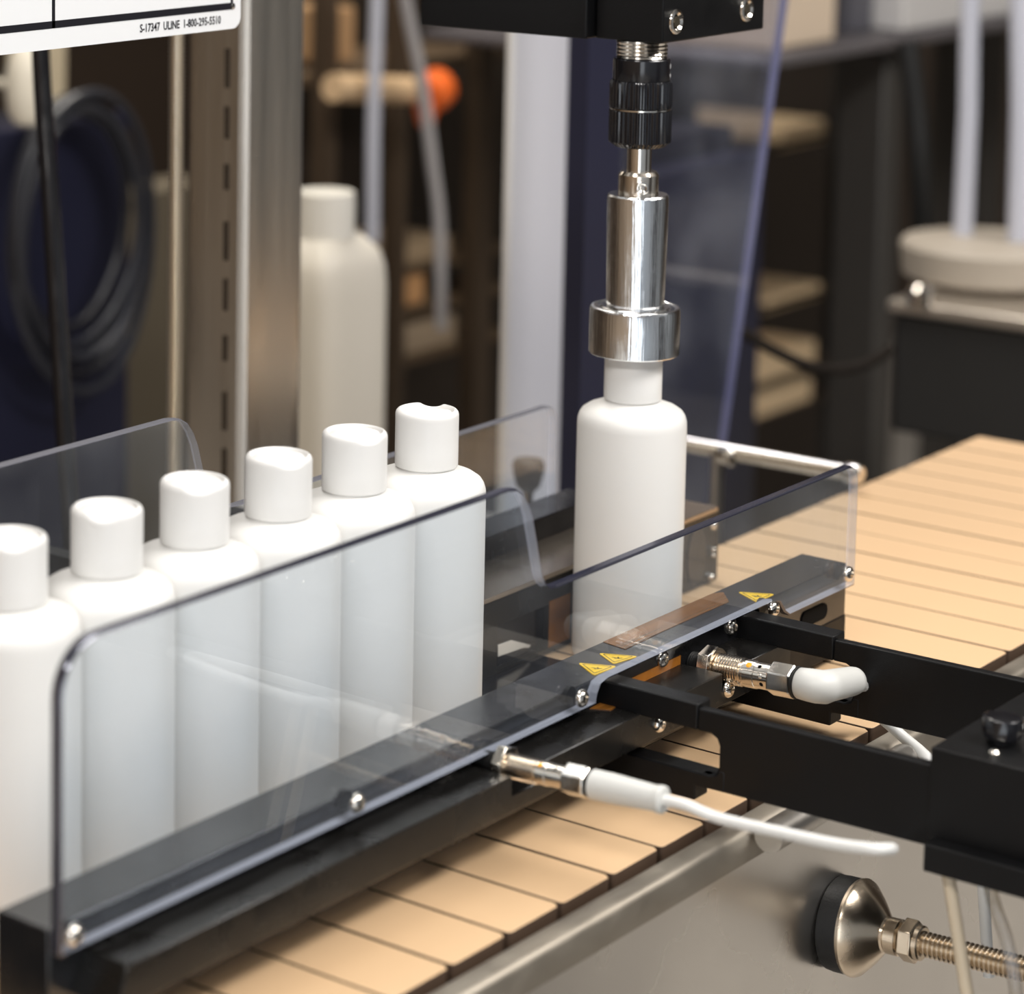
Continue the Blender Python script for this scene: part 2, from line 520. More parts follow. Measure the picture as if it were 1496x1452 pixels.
ordinal = ['white capped bottle at the front of the queue, nearest to the capping head',
           'white capped bottle second from the front of the queue behind the clear guard',
           'white capped bottle third from the front of the queue, before the steel column base',
           'white capped bottle fourth from the front of the queue, before the threaded rod',
           'white capped bottle fifth from the front of the queue, whole cap in view',
           'white capped bottle last in the queue, its cap cut by the picture edge']
base = make_bottle((-0.1722, 0.001, 0.0002), ordinal[0], 'queued white bottles on the belt', math.radians(25))
turns = [0, 220, 217, 204, 190, 206]
for i in range(1, 6):
    b = copy_tree(base)
    b.location = (-0.1722 - 0.05455 * i, 0.0008 + (0.0003 if i % 2 else -0.0003), 0.0002)
    b.rotation_euler = (0, 0, math.radians(turns[i]))
    b['label'] = ordinal[i]
make_bottle((0.0043, 0.0, 0.0002), 'single white bottle standing under the silver capping chuck', None, None)

# ------------------------------------------------------------------ capping head (chuck hangs over the bottle)
HX, HY = 0.0043, 0.0
head = thing('capping_head', (HX, HY, 0.156), 'black and silver capping head with knurled torque dial lowered onto a bottle cap', 'capping head')
MB().box(-0.0065, 0.0935, -0.0178, 0.0202, 0.3132, 0.375).build('clamp_block', BLACK, head, bevel=0.0009, seg=2)
MB().box(-0.0135, 0.030, 0.0212, 0.1212, 0.3132, 0.375).build('support_block', BLACK, head, bevel=0.0011, seg=2)
for X_, Z_ in ((0.0052, 0.3231), (0.0747, 0.3244)):
    s_ = MB()
    s_.lathe([(0.0064, 0, 1), (0.0064, 0.0002, 0), (0.0060, 0.0010, 0), (0.0050, 0.0014, 0), (0.0046, 0.0014, 0), (0.0034, 0.0002, 1), (0.001, 0.0001, 1)], (X_, -0.0178, Z_), (0, -1, 0), 28)
    hs = s_.build('socket_screw', [CHROME, DARKHOLE], head, label='chrome socket screw')
    MB().lathe([(0.0030, 0.0004), (0.0028, 0.0010)], (X_, -0.0178, Z_), (0, -1, 0), 6).build('hex_socket', mat('socket shade', (0.10, 0.085, 0.06), 0.4, 0.7), hs)
# threaded collar
pr = [(0.0118, 0.3040)]
z = 0.3046
while z < 0.3128:
    pr += [(0.0126, z), (0.0121, z + 0.0008)]
    z += 0.0019
pr += [(0.0118, 0.3130)]
MB().lathe(pr, (HX, HY, 0), n=40).build('threaded_collar', CHROME, head)
MB().lathe([(0.0138, 0.2925), (0.0140, 0.2930), (0.0140, 0.3036), (0.0136, 0.3042)], (HX, HY, 0), n=48).build('scale_sleeve', GLOSSBLACK, head)
# scale ticks and numbers on the sleeve
sc_mb = MB()
a0 = math.radians(-61)
for k in range(6):
    zz = 0.2945 + k * 0.00155
    L = 0.0040 if k % 2 == 0 else 0.0026
    n_ = 5
    vs, fs = [], []
    for j in range(n_ + 1):
        a = a0 + (L / 0.0141) * j / n_
        for dz in (-0.00016, 0.00016):
            vs.append((HX + 0.01408 * math.cos(a), HY + 0.01408 * math.sin(a), zz + dz))
    for j in range(n_):
        fs.append((2 * j, 2 * j + 2, 2 * j + 3, 2 * j + 1))
    sc_mb.add(vs, fs)
a1 = math.radians(-73)
for s_, zz in (('8', 0.2996), ('4', 0.2950)):
    text_mesh(sc_mb, s_, (HX + 0.0141 * math.cos(a1), HY + 0.0141 * math.sin(a1), zz), (-math.sin(a1), math.cos(a1), 0), (0, 0, 1), 0.0032, depth=0.0001, bold=0.00004)
sc_mb.build('scale_marks', PRINTWHITE, head)
# knurled grip in two rings with a bright line between


def knurl(z0, z1, cham0, cham1):
    n = 144

    def fn(r, h, a, k):
        i = int(round(a / (2 * PI) * n))
        return (r - (0.0006 if i % 4 in (0, 1) else 0.0)), h
    return MB().lathe([(0.0150 - cham0, z0), (0.0152, z0 + cham0 * 0.8), (0.0154, z0 + cham0 * 0.8 + 0.0004), (0.0154, z1 - cham1), (0.0148, z1)], (HX, HY, 0), n=n, fn=fn)


knurl(0.2795, 0.2932, 0.0004, 0.0014).build('knurled_ring', GLOSSBLACK, head, sharp=25)
knurl(0.2602, 0.2788, 0.0030, 0.0004).build('knurled_ring', GLOSSBLACK, head, sharp=25)
MB().lathe([(0.0148, 0.2787), (0.0150, 0.2788), (0.0150, 0.2795), (0.0148, 0.2796)], (HX, HY, 0), n=48).build('index_line', CHROME, head, label='thin bright line')
MB().lathe([(0.0061, 0.246), (0.0061, 0.262)], (HX, HY, 0), n=32).build('shaft', CHROME, head)
MB().lathe([(0.0098, 0.2345), (0.0099, 0.2350), (0.0099, 0.2462), (0.0086, 0.2478), (0.0064, 0.2478)], (HX, HY, 0), n=40).build('set_collar', NICKEL, head)
dv = Vector((CAM[0] - HX + 0.42, CAM[1] - HY, 0)).normalized()
st = MB().lathe([(0.0033, 0.0, 1), (0.0033, 0.0004, 0), (0.0027, 0.0007, 0), (0.0022, 0.0007, 0), (0.0015, 0.0001, 1), (0.0005, 0.0001, 1)], Vector((HX, HY, 0.2408)) + dv * 0.0097, dv, 24)
st.build('set_screw', [CHROME, DARKHOLE], head)
MB().lathe([(0.0143, 0.1795), (0.0143, 0.180), (0.0152, 0.2335), (0.0150, 0.2355), (0.0143, 0.2364), (0.0104, 0.2364)], (HX, HY, 0), n=64).build('chuck_body', ALU, head)
MB().lathe([(0.0160, 0.1560), (0.0218, 0.1560), (0.0224, 0.1566), (0.0224, 0.1782), (0.0217, 0.1796), (0.0205, 0.1799), (0.0195, 0.1794), (0.0172, 0.1794), (0.0165, 0.1800), (0.0140, 0.1800)], (HX, HY, 0), n=64).build('chuck_flange', ALU, head)


# ------------------------------------------------------------------ front gripper
def button_screw(x, y, z, parent, r=0.0040, spacer=0.0, sgn=-1):
    s_ = MB()
    ax = (0, sgn, 0)
    s_.lathe([(r, -0.0002, 0), (r, 0.0004, 0), (r * 0.93, 0.0012, 0), (r * 0.78, 0.0020, 0), (r * 0.55, 0.0025, 0), (r * 0.44, 0.0026, 0), (r * 0.36, 0.0012, 1), (r * 0.1, 0.0011, 1)], (x, y, z), ax, 24)
    if spacer:
        s_.lathe([(r * 1.0, -spacer), (r * 1.0, -0.0051)], (x, y, z), ax, 20, 2)
    return s_.build('button_screw', [CHROME, DARKHOLE, BLACK], parent)


RY0, RY1, RZ0, RZ1 = -0.0863, -0.061, 0.0060, 0.0500
grip = thing('bottle_gripper', (-0.2, -0.0863, 0.0060), 'front bottle gripper, black rail with clear guard and two slotted arms, warning stickers', 'bottle gripper')
MB().box(-0.5175, 0.0715, RY0, RY1, RZ0, RZ1).build('rail', RAILBLACK, grip, bevel=0.0008, seg=2)
# ledge along the lower front of the rail, notched for the sensors
notch = lambda x: [(x - 0.0095, 0.0382), (x - 0.0090, 0.0300), (x + 0.0090, 0.0300), (x + 0.0095, 0.0382)]
poly = [(-0.506, 0.0229), (-0.500, 0.0382)] + notch(-0.2530) + notch(-0.0810) + [(-0.026, 0.0382), (-0.026, 0.0229)]
MB().prism(poly, -0.1078, RY0 + 0.0002, 'XZ').build('ledge', mat('worn black ledge', (0.006, 0.0055, 0.005), 0.30, spec=0.45, rvar=0.12, vscale=45), grip, bevel=0.0004, seg=1)
# end plate below the rail at the far end, with a slotted hole
MB().box(0.0, 0.0712, -0.0868, -0.0815, 0.0045, 0.0235).build('end_plate', BLACK, grip, bevel=0.0005, seg=1)
st_ = [(x, z) for x, z in arc(0.0470, 0.0308, 0.0040, -90, 90, 8) + arc(0.0285, 0.0308, 0.0040, 90, 270, 8)]
MB().prism(st_, -0.0870, -0.0850, 'XZ').build('slot', DARKHOLE, grip)

# clear guard: one sheet, high over the queue, stepping down past the capping station
GX0, GX1 = -0.519, 0.0665


def guard_outline(dx=0.0):
    o = [(GX0, 0.0425)]
    o += [(GX0, 0.1330)] + arc(GX0 + 0.0200, 0.1332, 0.0200, 180, 90, 8)
    o += [(-0.2480, 0.1532)]
    o += [(-0.2412, 0.1522), (-0.2360, 0.1492), (-0.2318, 0.1440), (-0.2285, 0.1375), (-0.2255, 0.1280), (-0.2228, 0.1190), (-0.2205, 0.1118), (-0.2178, 0.1070), (-0.2140, 0.1043), (-0.2085, 0.1037)]
    o += [(0.0520, 0.1037)] + arc(GX1 - 0.0100, 0.0937, 0.0100, 90, 0, 5)
    o += [(GX1, 0.0410), (-0.0010, 0.0412), (-0.0055, 0.0440), (-0.0110, 0.0500), (-0.0180, 0.0516), (-0.1660, 0.0516), (-0.1715, 0.0505), (-0.1740, 0.0470), (-0.1752, 0.0425)]
    return o


MB().prism(guard_outline(), -0.0885, -0.0935, 'XZ', 0, 1).build('guard_panel', [GUARD, EDGE], grip, label='clear plastic guard sheet with a step down', sharp=20, bevel=0.0009, seg=2).modifiers['edge'].material = 1
for x_ in (-0.5125, -0.3497, -0.1879, -0.0183, 0.0580):
    button_screw(x_, -0.0935, 0.0487, grip, spacer=0.0072)
for x_ in (-0.1082, -0.0451):
    button_screw(x_, RY0, 0.0449, grip)
for x_ in (-0.1465, -0.0856):
    button_screw(x_, -0.1078, 0.0296, grip)


def arm_mb(xf):
    a = MB()
    a.prism([(-0.0850, 0.0492), (-0.1360, 0.0492), (-0.1360, 0.0375), (-0.0850, 0.0375)], xf, xf + 0.0115, 'YZ')
    a.prism([(-0.0790, 0.0190), (-0.1425, 0.0190), (-0.1455, 0.0200), (-0.1470, 0.0222), (-0.1500, 0.0222), (-0.1500, 0.0130), (-0.1358, 0.0126), (-0.1358, 0.0061), (-0.0790, 0.0061)], xf, xf + 0.0115, 'YZ')
    pl = [(-0.1360, 0.0474), (-0.2480, 0.0486), (-0.2480, 0.0141), (-0.1380, 0.0127), (-0.1380, 0.0190)]
    pl += [(-0.1425, 0.0190), (-0.1455, 0.0203), (-0.1468, 0.0235), (-0.1468, 0.0330), (-0.1455, 0.0360), (-0.1425, 0.0375), (-0.1360, 0.0375)]
    a.prism(pl, xf + 0.0002, xf + 0.0055, 'YZ')
    return a


arm_mb(-0.1625).build('arm', BLACK, grip, bevel=0.0008, seg=2, sharp=40)
arm_mb(-0.0390).build('arm', BLACK, grip, bevel=0.0008, seg=2, sharp=40)
MB().box(-0.1668, 0.06, -0.42, -0.2446, 0.0128, 0.0575).build('carriage', BLACK, grip, bevel=0.0006, seg=2)
MB().box(-0.1755, 0.055, -0.42, -0.2473, 0.0088, 0.0203).build('carriage_lip', BLACK, grip, bevel=0.0007, seg=2)
kb = MB().lathe([(0.0060, 0.0575), (0.0062, 0.0600), (0.0078, 0.0602), (0.0080, 0.0606), (0.0080, 0.0680), (0.0076, 0.0687), (0.0030, 0.0690)], (-0.1430, -0.2640, 0), n=10)
kb.build('clamp_knob', GLOSSBLACK, grip, bevel=0.0005, label='black faceted clamp knob')
MB().lathe([(0.0022, 0.0573), (0.0022, 0.0590), (0.0012, 0.0600)], (-0.1590, -0.2680, 0), n=16).build('stop_pin', CHROME, grip)
for x_, y_ in ((-0.1215, -0.2660), (-0.1360, -0.2760)):
    MB().lathe([(0.0042, 0.0573), (0.0042, 0.0600), (0.0032, 0.0618), (0.0015, 0.0622)], (x_, y_, 0), n=20).build('cap_screw', CHROME, grip)
# warning stickers on the rail


def warning(ax, ay, bx, by, cx, cy, hand):
    zt = RZ1 + 0.00035
    tri = [Vector((ax, ay)), Vector((bx, by)), Vector((cx, cy))]
    cen = sum(tri, Vector((0, 0))) / 3

    def rounded(s, rr):
        pts = []
        T = [cen + (p - cen) * s for p in tri]
        for i in range(3):
            p, a, b = T[i], T[i - 1], T[(i + 1) % 3]
            for t in (0.0, 0.33, 0.67, 1.0):
                q0, q1 = p + (a - p).normalized() * rr, p + (b - p).normalized() * rr
                pts.append((q0 * (1 - t) ** 2 + p * 2 * t * (1 - t) + q1 * t * t))
        return pts
    st = MB().prism([tuple(p) for p in rounded(1, 0.0018)], RZ1 + 0.00002, zt, 'XY').build('warning_sticker', YELLOW, grip, label='yellow triangular warning sticker')
    o, i = rounded(0.80, 0.0012), rounded(0.71, 0.0010)
    n = len(o)
    MB().add([(p.x, p.y, zt + 0.00004) for p in o] + [(p.x, p.y, zt + 0.00004) for p in i], [(k, (k + 1) % n, n + (k + 1) % n, n + k) for k in range(n)]).build('border', INK, st)
    # a crushed hand: bar with a hooked arrow
    e1 = (tri[1] - tri[0]).normalized(); e2 = Vector((-e1.y, e1.x))
    if e2.dot(tri[2] - tri[0]) < 0: e2 = -e2
    g = MB()
    for pl_ in ([(-1.9, .1), (-1.4, -.25), (1.0, .75), (.7, 1.2)], [(.1, -.7), (.6, -.9), (1.1, 1.0), (.6, 1.2)], [(1.0, .2), (2.0, -.3), (1.9, .35), (1.1, .9)], [(-.9, .9), (.1, 1.15), (.1, 1.6), (-.9, 1.35)]):
        g.add([((cen + e1 * (x * 0.0013 * hand) + e2 * (y * 0.0013)).x, (cen + e1 * (x * 0.0013 * hand) + e2 * (y * 0.0013)).y, zt + 0.00004) for x, y in pl_], [(0, 1, 2, 3)])
    g.build('pictogram', INK, st)


warning(-0.1524, -0.0694, -0.1448, -0.0850, -0.1622, -0.0838, 1)
warning(-0.1345, -0.0690, -0.1266, -0.0848, -0.1430, -0.0820, 1)
warning(-0.0098, -0.0700, -0.0012, -0.0853, -0.0186, -0.0850, 1)
# amber tape on the rail top beside the capped bottle, and on the ledge
MB().prism([(-0.1190, -0.0618), (-0.0200, -0.0620), (-0.0150, -0.0650), (-0.0265, -0.0745), (-0.0900, -0.0742), (-0.1215, -0.0750)], RZ1 + 0.00002, RZ1 + 0.0003, 'XY').build('amber_tape', AMBER, grip)
MB().box(-0.1400, -0.0920, RY0 - 0.00045, RY0 - 0.0001, 0.0275 + 0.0108, 0.0425).build('amber_tape', mat('amber gloss', (0.32, 0.115, 0.016), 0.2, spec=0.7, var=0.5, vscale=90), grip)
MB().prism([(-0.1720, -0.0880), (-0.1530, -0.0870), (-0.1510, -0.0940), (-0.1670, -0.0960)], 0.0382, 0.0386, 'XY').build('amber_tape', AMBER, grip)


# ------------------------------------------------------------------ proximity sensors through the rail
def sensor(x, z, rise, r, label, sign):
    t = thing('proximity_sensor', (x, RY0, z), label, 'sensor', None)
    ax = Vector((0, -1, rise)).normalized()
    O = Vector((x, RY0, z))
    return t, ax, O


def thread_prof(r, h0, h1, p, depth):
    pr = [(r - depth, h0)]
    h = h0 + 0.0003
    while h < h1 - p:
        pr += [(r, h + p * 0.35), (r, h + p * 0.5), (r - depth, h + p * 0.85), (r - depth, h + p)]
        h += p
    pr += [(r - depth, h1)]
    return pr


# upper sensor between the arms, elbow plug
t, ax, O = sensor(-0.0813, 0.0365, 0.045, 0.0066, 'nickel threaded sensor with a grey-white elbow plug between the two arms', 1)
MB().lathe(thread_prof(0.0052, -0.004, 0.010, 0.001, 0.0005), O, ax, 24).build('sensing_tip', RUBBER, t)
MB().lathe([(0.0078, 0.0066), (0.0094, 0.0070), (0.0094, 0.0125), (0.0078, 0.0129)], O, ax, 6, ref=(1, 0, 0.25)).build('lock_nut', NICKEL, t, bevel=0.0003)
MB().lathe([(0.0088, 0.0129), (0.0088, 0.0140), (0.0070, 0.0142)], O, ax, 32).build('washer', BRONZE, t)
MB().lathe(thread_prof(0.0067, 0.0125, 0.0290, 0.00135, 0.0011), O, ax, 32).build('threaded_barrel', NICKEL, t, sharp=20)
MB().lathe([(0.0060, 0.0288), (0.0064, 0.0292), (0.0064, 0.0345), (0.0060, 0.0348), (0.0060, 0.0420), (0.0056, 0.0424)], O, ax, 32).build('smooth_barrel', NICKEL, t)
w1 = Vector((-0.55, -0.2, 0.78)).normalized()


def on_barrel(h, w_, r, rad, name, mt, hh=0.0007):
    n_ = (w_ - ax * w_.dot(ax)).normalized()
    MB().lathe([(rad, -0.0012), (rad, hh * 0.6), (rad * 0.7, hh), (rad * 0.2, hh)], O + ax * h + n_ * r, n_, 14).build(name, mt, t)


on_barrel(0.0318, w1, 0.0060, 0.0014, 'indicator_light', LEDORANGE)
on_barrel(0.0370, Vector((-0.45, 0, 0.8)), 0.0056, 0.0011, 'pin_hole', DARKHOLE, 0.0005)
on_barrel(0.0385, Vector((-0.9, 0, 0.25)), 0.0056, 0.0011, 'pin_hole', CHROME, 0.0006)
on_barrel(0.0390, Vector((-0.9, 0, -0.35)), 0.0056, 0.0011, 'pin_hole', DARKHOLE, 0.0005)
cp = MB().lathe([(0.0068, 0.0415), (0.0079, 0.0422), (0.0079, 0.0525), (0.0070, 0.0535)], O, ax, 6, ref=(1, 0, 0.5))
cp.build('coupling_nut', CHROME, t, bevel=0.0004)
MB().lathe([(0.0074, 0.0535), (0.0074, 0.0548)], O, ax, 24).build('seal_ring', RUBBER, t)
E0 = O + ax * 0.0548
E1 = O + ax * 0.0665
E3 = Vector((-0.0490, E1.y - 0.0002, 0.0346))
ed = (E3 - E1).normalized()
EC = E0 + ax * 0.0100
el = MB()
el.tube([E0 - ax * 0.0004, E0 + ax * 0.0006, E0 + ax * 0.0050, EC - ax * 0.0012, EC + ax * 0.0018 + ed * 0.0018, EC + ed * 0.0075 + ax * 0.0012, E3 - ed * 0.0045, E3 - ed * 0.0016, E3 - ed * 0.0004, E3], [0.0060, 0.0070, 0.0074, 0.0076, 0.0075, 0.0072, 0.0066, 0.0062, 0.0048, 0.0030], 28)
el.build('elbow_plug', PLUGWHITE, t, sharp=70, label='off-white moulded elbow plug')
MB().tube([E3 - ed * 0.002, E3 + Vector((0.008, 0.0010, -0.0045)), E3 + Vector((0.0165, 0.0020, -0.0090)), (-0.0235, -0.1490, 0.0140), (-0.018, -0.1600, 0.0030), (-0.018, -0.1780, -0.008), (-0.020, -0.200, -0.030), (-0.02, -0.21, -0.10)], 0.0027, 12, sub=5).build('cable', CABLEWHITE, t)

# lower sensor, straight plug, cable curving under the arm
t, ax, O = sensor(-0.2547, 0.0385, 0.050, 0.0052, 'nickel threaded sensor with a straight white plug and cable in front of the lower arm', 1)
MB().lathe(thread_prof(0.0042, -0.004, 0.014, 0.001, 0.0005), O, ax, 24).build('sensing_tip', RUBBER, t)
MB().lathe([(0.0072, 0.0105), (0.0084, 0.0109), (0.0084, 0.0150), (0.0074, 0.0154)], O, ax, 6, ref=(1, 0, -0.3)).build('lock_nut', NICKEL, t, bevel=0.0003)
MB().lathe(thread_prof(0.0053, 0.0150, 0.0300, 0.0012, 0.0009), O, ax, 32).build('threaded_barrel', NICKEL, t, sharp=20)
MB().lathe([(0.0046, 0.0298), (0.0050, 0.0301), (0.0050, 0.0345), (0.0047, 0.0348), (0.0047, 0.0430), (0.0044, 0.0433)], O, ax, 32).build('smooth_barrel', NICKEL, t)
on_barrel(0.0318, Vector((-0.5, 0, 0.8)), 0.0046, 0.0012, 'indicator_light', LEDORANGE)
on_barrel(0.0390, Vector((-0.5, 0, 0.8)), 0.0043, 0.0009, 'pin_hole', DARKHOLE, 0.0005)
MB().lathe([(0.0060, 0.0430), (0.0068, 0.0436), (0.0068, 0.0530), (0.0060, 0.0538)], O, ax, 6, ref=(1, 0, 0.55)).build('coupling_nut', CHROME, t, bevel=0.0004)
MB().lathe([(0.0058, 0.0538), (0.0058, 0.0552)], O, ax, 24).build('seal_ring', RUBBER, t)
MB().lathe([(0.0050, 0.0550), (0.0061, 0.0556), (0.0061, 0.0640), (0.0052, 0.0835), (0.0052, 0.0850), (0.0056, 0.0855), (0.0056, 0.0876), (0.0048, 0.0882), (0.0024, 0.0884)], O, ax, 28).build('straight_plug', PLUGWHITE, t, label='off-white tapered plug')
tip = Vector((0.842, 0.399, -0.363))
c0 = O + ax * 0.086
cpts = [c0, c0 + ax * 0.012] + [at(px, py, X=-0.252) for px, py in ((1050, 1195), (1140, 1216), (1220, 1233))] + [at(1275, 1240, X=-0.251), at(1299, 1240, X=-0.243), at(1303, 1240, X=-0.232), at(1304, 1240, X=-0.20), at(1304, 1241, X=-0.15)]
MB().tube(cpts, 0.0023, 12, sub=6).build('cable', CABLEWHITE, t)

# ------------------------------------------------------------------ rear gripper
back = thing('bottle_gripper', (-0.2, 0.0663, 0.0229), 'rear bottle gripper with clear guard and black jaw plate behind the bottles', 'bottle gripper')
MB().box(-0.5175, 0.0860, 0.0660, 0.0880, 0.0420, 0.0545).build('rail', RAILBLACK, back, bevel=0.0008)
MB().box(-0.5175, 0.147, 0.0292, 0.0665, 0.0392, 0.0424).build('top_plate', mat('grey brown plate', (0.42, 0.36, 0.30), 0.22, 0.9, rvar=0.04, vscale=30), back, bevel=0.0004)
# inner jaw with a window
jw = MB()
jz0, jz1, jx0, jx1, wx0, wx1, wz0, wz1 = 0.0012, 0.0400, -0.5175, 0.1475, -0.0690, -0.0215, 0.0035, 0.0265
for a_, b_, c_, d_ in ((jx0, wx0, jz0, jz1), (wx1, jx1, jz0, jz1), (wx0, wx1, jz0, wz0), (wx0, wx1, wz1, jz1)):
    jw.box(a_, b_, 0.0292, 0.0330, c_, d_)
jw.build('jaw_plate', mat('scuffed black plate', (0.008, 0.008, 0.008), 0.30, spec=0.4, rvar=0.14, vscale=45, var=0.6), back)
MB().box(wx0 - 0.002, wx1 + 0.002, 0.0331, 0.0350, jz0, 0.0395).build('window_back', GLOSSBLACK, back)
wt = [at(px, py, Y=0.0329) for px, py in ((727, 942), (747, 935), (775, 942), (772, 946), (764, 946), (727, 959))]
MB().prism([(p.x, p.z) for p in wt], 0.0326, 0.0330, 'XZ').build('pale_patch', mat('pale patch', (0.62, 0.57, 0.50), 0.5), back)  # pale patch set into the jaw window
MB().box(-0.1400, -0.0300, 0.0060, 0.0292, 0.0006, 0.0022).build('black_strip', GLOSSBLACK, back, bevel=0.0004, seg=1)  # black strip added to darken the belt between jaw and rail
MB().box(-0.0225, -0.0030, 0.0288, 0.0291, 0.0040, 0.0280).build('amber_tape', AMBER, back)
so = [(x, z_) for x, z_ in arc(0.1240, 0.0150, 0.0095, 0, 360, 28)[:-1]]
so = [(x, 0.0150 + (z_ - 0.0150) * 1.75 + 0.004) for x, z_ in so]
MB().prism(so, 0.0287, 0.0291, 'XZ').build('oval_pad', GLOSSBLACK, back)
for x_, z_, r_ in ((0.1405, 0.0335, 0.0030), (0.1400, 0.0200, 0.0014), (0.1402, 0.0165, 0.0014), (0.1395, 0.0045, 0.0022)):
    button_screw(x_, 0.0291, z_, back, r=r_)
g2 = MB().prism([(x + (0.008 if x > -0.3 and z_ < 0.106 else 0.0), z_) for x, z_ in guard_outline() if not (-0.18 < x < 0.0 and z_ < 0.06)], 0.0884, 0.0934, 'XZ', 0, 1)
g2.build('guard_panel', [GUARD, edge_mat('rear guard edge', (0.11, 0.11, 0.125), 0.10, 0.35)], back, label='clear plastic guard sheet with a step down', sharp=20, bevel=0.0006, seg=1).modifiers['edge'].material = 1
for x_ in (-0.49, -0.3497, -0.1879, -0.0183, 0.0680):
    button_screw(x_, 0.0878, 0.0480, back)
MB().box(-0.1625, -0.151, 0.0875, 0.26, 0.0300, 0.0420).build('arm', BLACK, back, bevel=0.0006)
MB().box(-0.0390, -0.0275, 0.0875, 0.26, 0.0300, 0.0420).build('arm', BLACK, back, bevel=0.0006)

# ------------------------------------------------------------------ levelling foot against the side panel
fa = Vector((0, -1, 0.045)).normalized()
FO = Vector((-0.0700, -0.1576, -0.0725))
foot = thing('levelling_foot', FO, 'nickel levelling foot with black rubber pad pressed on the steel side panel', 'levelling foot')
MB().lathe([(0.0195, 0.0), (0.0213, 0.0012), (0.0216, 0.0040), (0.0216, 0.0100), (0.0208, 0.0112)], FO, fa, 56).build('rubber_pad', RUBBER, foot)
MB().lathe([(0.0206, 0.0104), (0.0219, 0.0108), (0.0222, 0.0122), (0.0216, 0.0136), (0.0160, 0.0190), (0.0105, 0.0235), (0.0080, 0.0252), (0.0076, 0.0262), (0.0082, 0.0270), (0.0082, 0.0320), (0.0070, 0.0330)], FO, fa, 56).build('cone_plate', BRONZE, foot)
MB().lathe([(0.0082, 0.0336), (0.0098, 0.0342), (0.0098, 0.0400), (0.0086, 0.0406)], FO, fa, 6, ref=(1, 0, 0.35)).build('hex_nut', BRONZE, foot, bevel=0.0004)
MB().lathe([(0.0074, 0.0400), (0.0078, 0.0404), (0.0078, 0.0425), (0.0070, 0.0430)], FO, fa, 28).build('washer', BRONZE, foot)
MB().lathe(thread_prof(0.0057, 0.0420, 0.17, 0.0022, 0.0013), FO, fa, 28).build('threaded_rod', BRONZE, foot, sharp=20)

# tubes hanging below the carriage
tb = MB().tube([at(px, py, X=-0.166) for px, py in ((1381, 1250), (1389, 1300), (1400, 1370), (1416, 1470), (1440, 1600))], 0.0027, 12, sub=5)
tag(tb.build('air_tube', TUBEBEIGE), 'opaque beige air tube hanging below the black carriage before the threaded stud', 'tube')
CLEART = clear_mat('clear tube', (0.80, 0.76, 0.68), 1.0, 0.05, 0.16)
tb = MB().tube([at(px, py, X=-0.160) for px, py in ((1440, 1262), (1452, 1318), (1470, 1370), (1482, 1430), (1486, 1480), (1488, 1600))], 0.0027, 12, sub=5)
tag(tb.build('air_tube', CLEART), 'thin see-through air tube hanging below the black carriage near the picture edge', 'tube')

# ------------------------------------------------------------------ machine column, rods and the hanging sign
colm = thing('machine_column', (0.093, 0.32, FLOORZ), 'square brushed steel machine column behind the rear guard', 'column')
colsteel = mat('column steel', (0.66, 0.62, 0.56), 0.33, 1.0, bump=0.12, bscale=500, stretch=(1, 1, 0.05), rvar=0.06, vscale=90)
MB().box(0.064, 0.122, 0.300, 0.343, FLOORZ, 1.0).build('post', colsteel, colm, bevel=0.0035, seg=3)
MB().box(0.0615, 0.0665, 0.2970, 0.3025, FLOORZ + 0.012, 1.0).build('corner_strip', mat('bright strip', (0.80, 0.78, 0.74), 0.35, 0.3), colm, bevel=0.0012)
for k in range(9):
    zc = 0.27 - 0.034 * k
    MB().box(0.0632, 0.0642, 0.3108, 0.3140, zc - 0.012 + 0.004 * (k % 3), zc + 0.011).build('slot', mat('slot shade', (0.05, 0.035, 0.022), 0.7), colm)
MB().box(0.048, 0.138, 0.284, 0.359, FLOORZ, FLOORZ + 0.012).build('base_plate', STEEL, colm)
tr = thing('lead_screw', (-0.034, 0.268, FLOORZ), 'thin vertical threaded steel rod in front of the column', 'threaded rod')
MB().lathe(thread_prof(0.0047, -0.05, 0.52, 0.0022, 0.0017), (-0.034, 0.268, 0), (0, 0, 1), 16).build('screw_thread', mat('bright thread', (0.92, 0.86, 0.76), 0.28, 1.0), tr, sharp=20)
MB().lathe([(0.0036, FLOORZ), (0.0036, -0.05)], (-0.034, 0.268, 0), (0, 0, 1), 16).build('lower_shank', CHROME, tr)
bt = MB().tube([at(58, -60, Y=0.43), at(60, 90, Y=0.43), at(76, 330, Y=0.405), at(95, 640, Y=0.375), at(110, 900, Y=0.35), at(116, 1500, Y=0.30)], 0.0056, 14, sub=5)
tag(bt.build('air_tube', GLOSSBLACK), 'shiny black tube running down past the coiled hose', 'tube')

sg = thing('label_board', (-0.16, 0.171, 0.32), 'white ruled label board hanging above the queue, small black print on its lower edge', 'sign')
sx0, sx1, sz0 = -0.330, -0.0990, 0.3147
sy = 0.1710
outl = [(sx0, 0.52), (sx0, sz0)] + [(sx1 - 0.006, sz0)] + arc(sx1 - 0.006, sz0 + 0.006, 0.006, -90, 0, 5) + [(sx1, 0.52)]
MB().prism(outl, sy, sy + 0.0015, 'XZ').build('board', SIGNWHITE, sg)
ln = MB()
bz = sz0 + 0.0098
ln.box(sx0, sx1 - 0.0062, sy - 0.0002, sy, bz, bz + 0.0034)
ln.box(sx1 - 0.0080, sx1 - 0.0062, sy - 0.0002, sy, bz, 0.52)
xl = at(78, 30, Y=sy).x
ln.box(xl - 0.0010, xl + 0.0010, sy - 0.0002, sy, bz, 0.52)
ln.build('ruled_lines', INK, sg)
tm = MB()
ttxt = 'S-17347  ULINE  1-800-295-5510'
px_a, px_b = at(204, 52, Y=sy), at(322, 34, Y=sy)
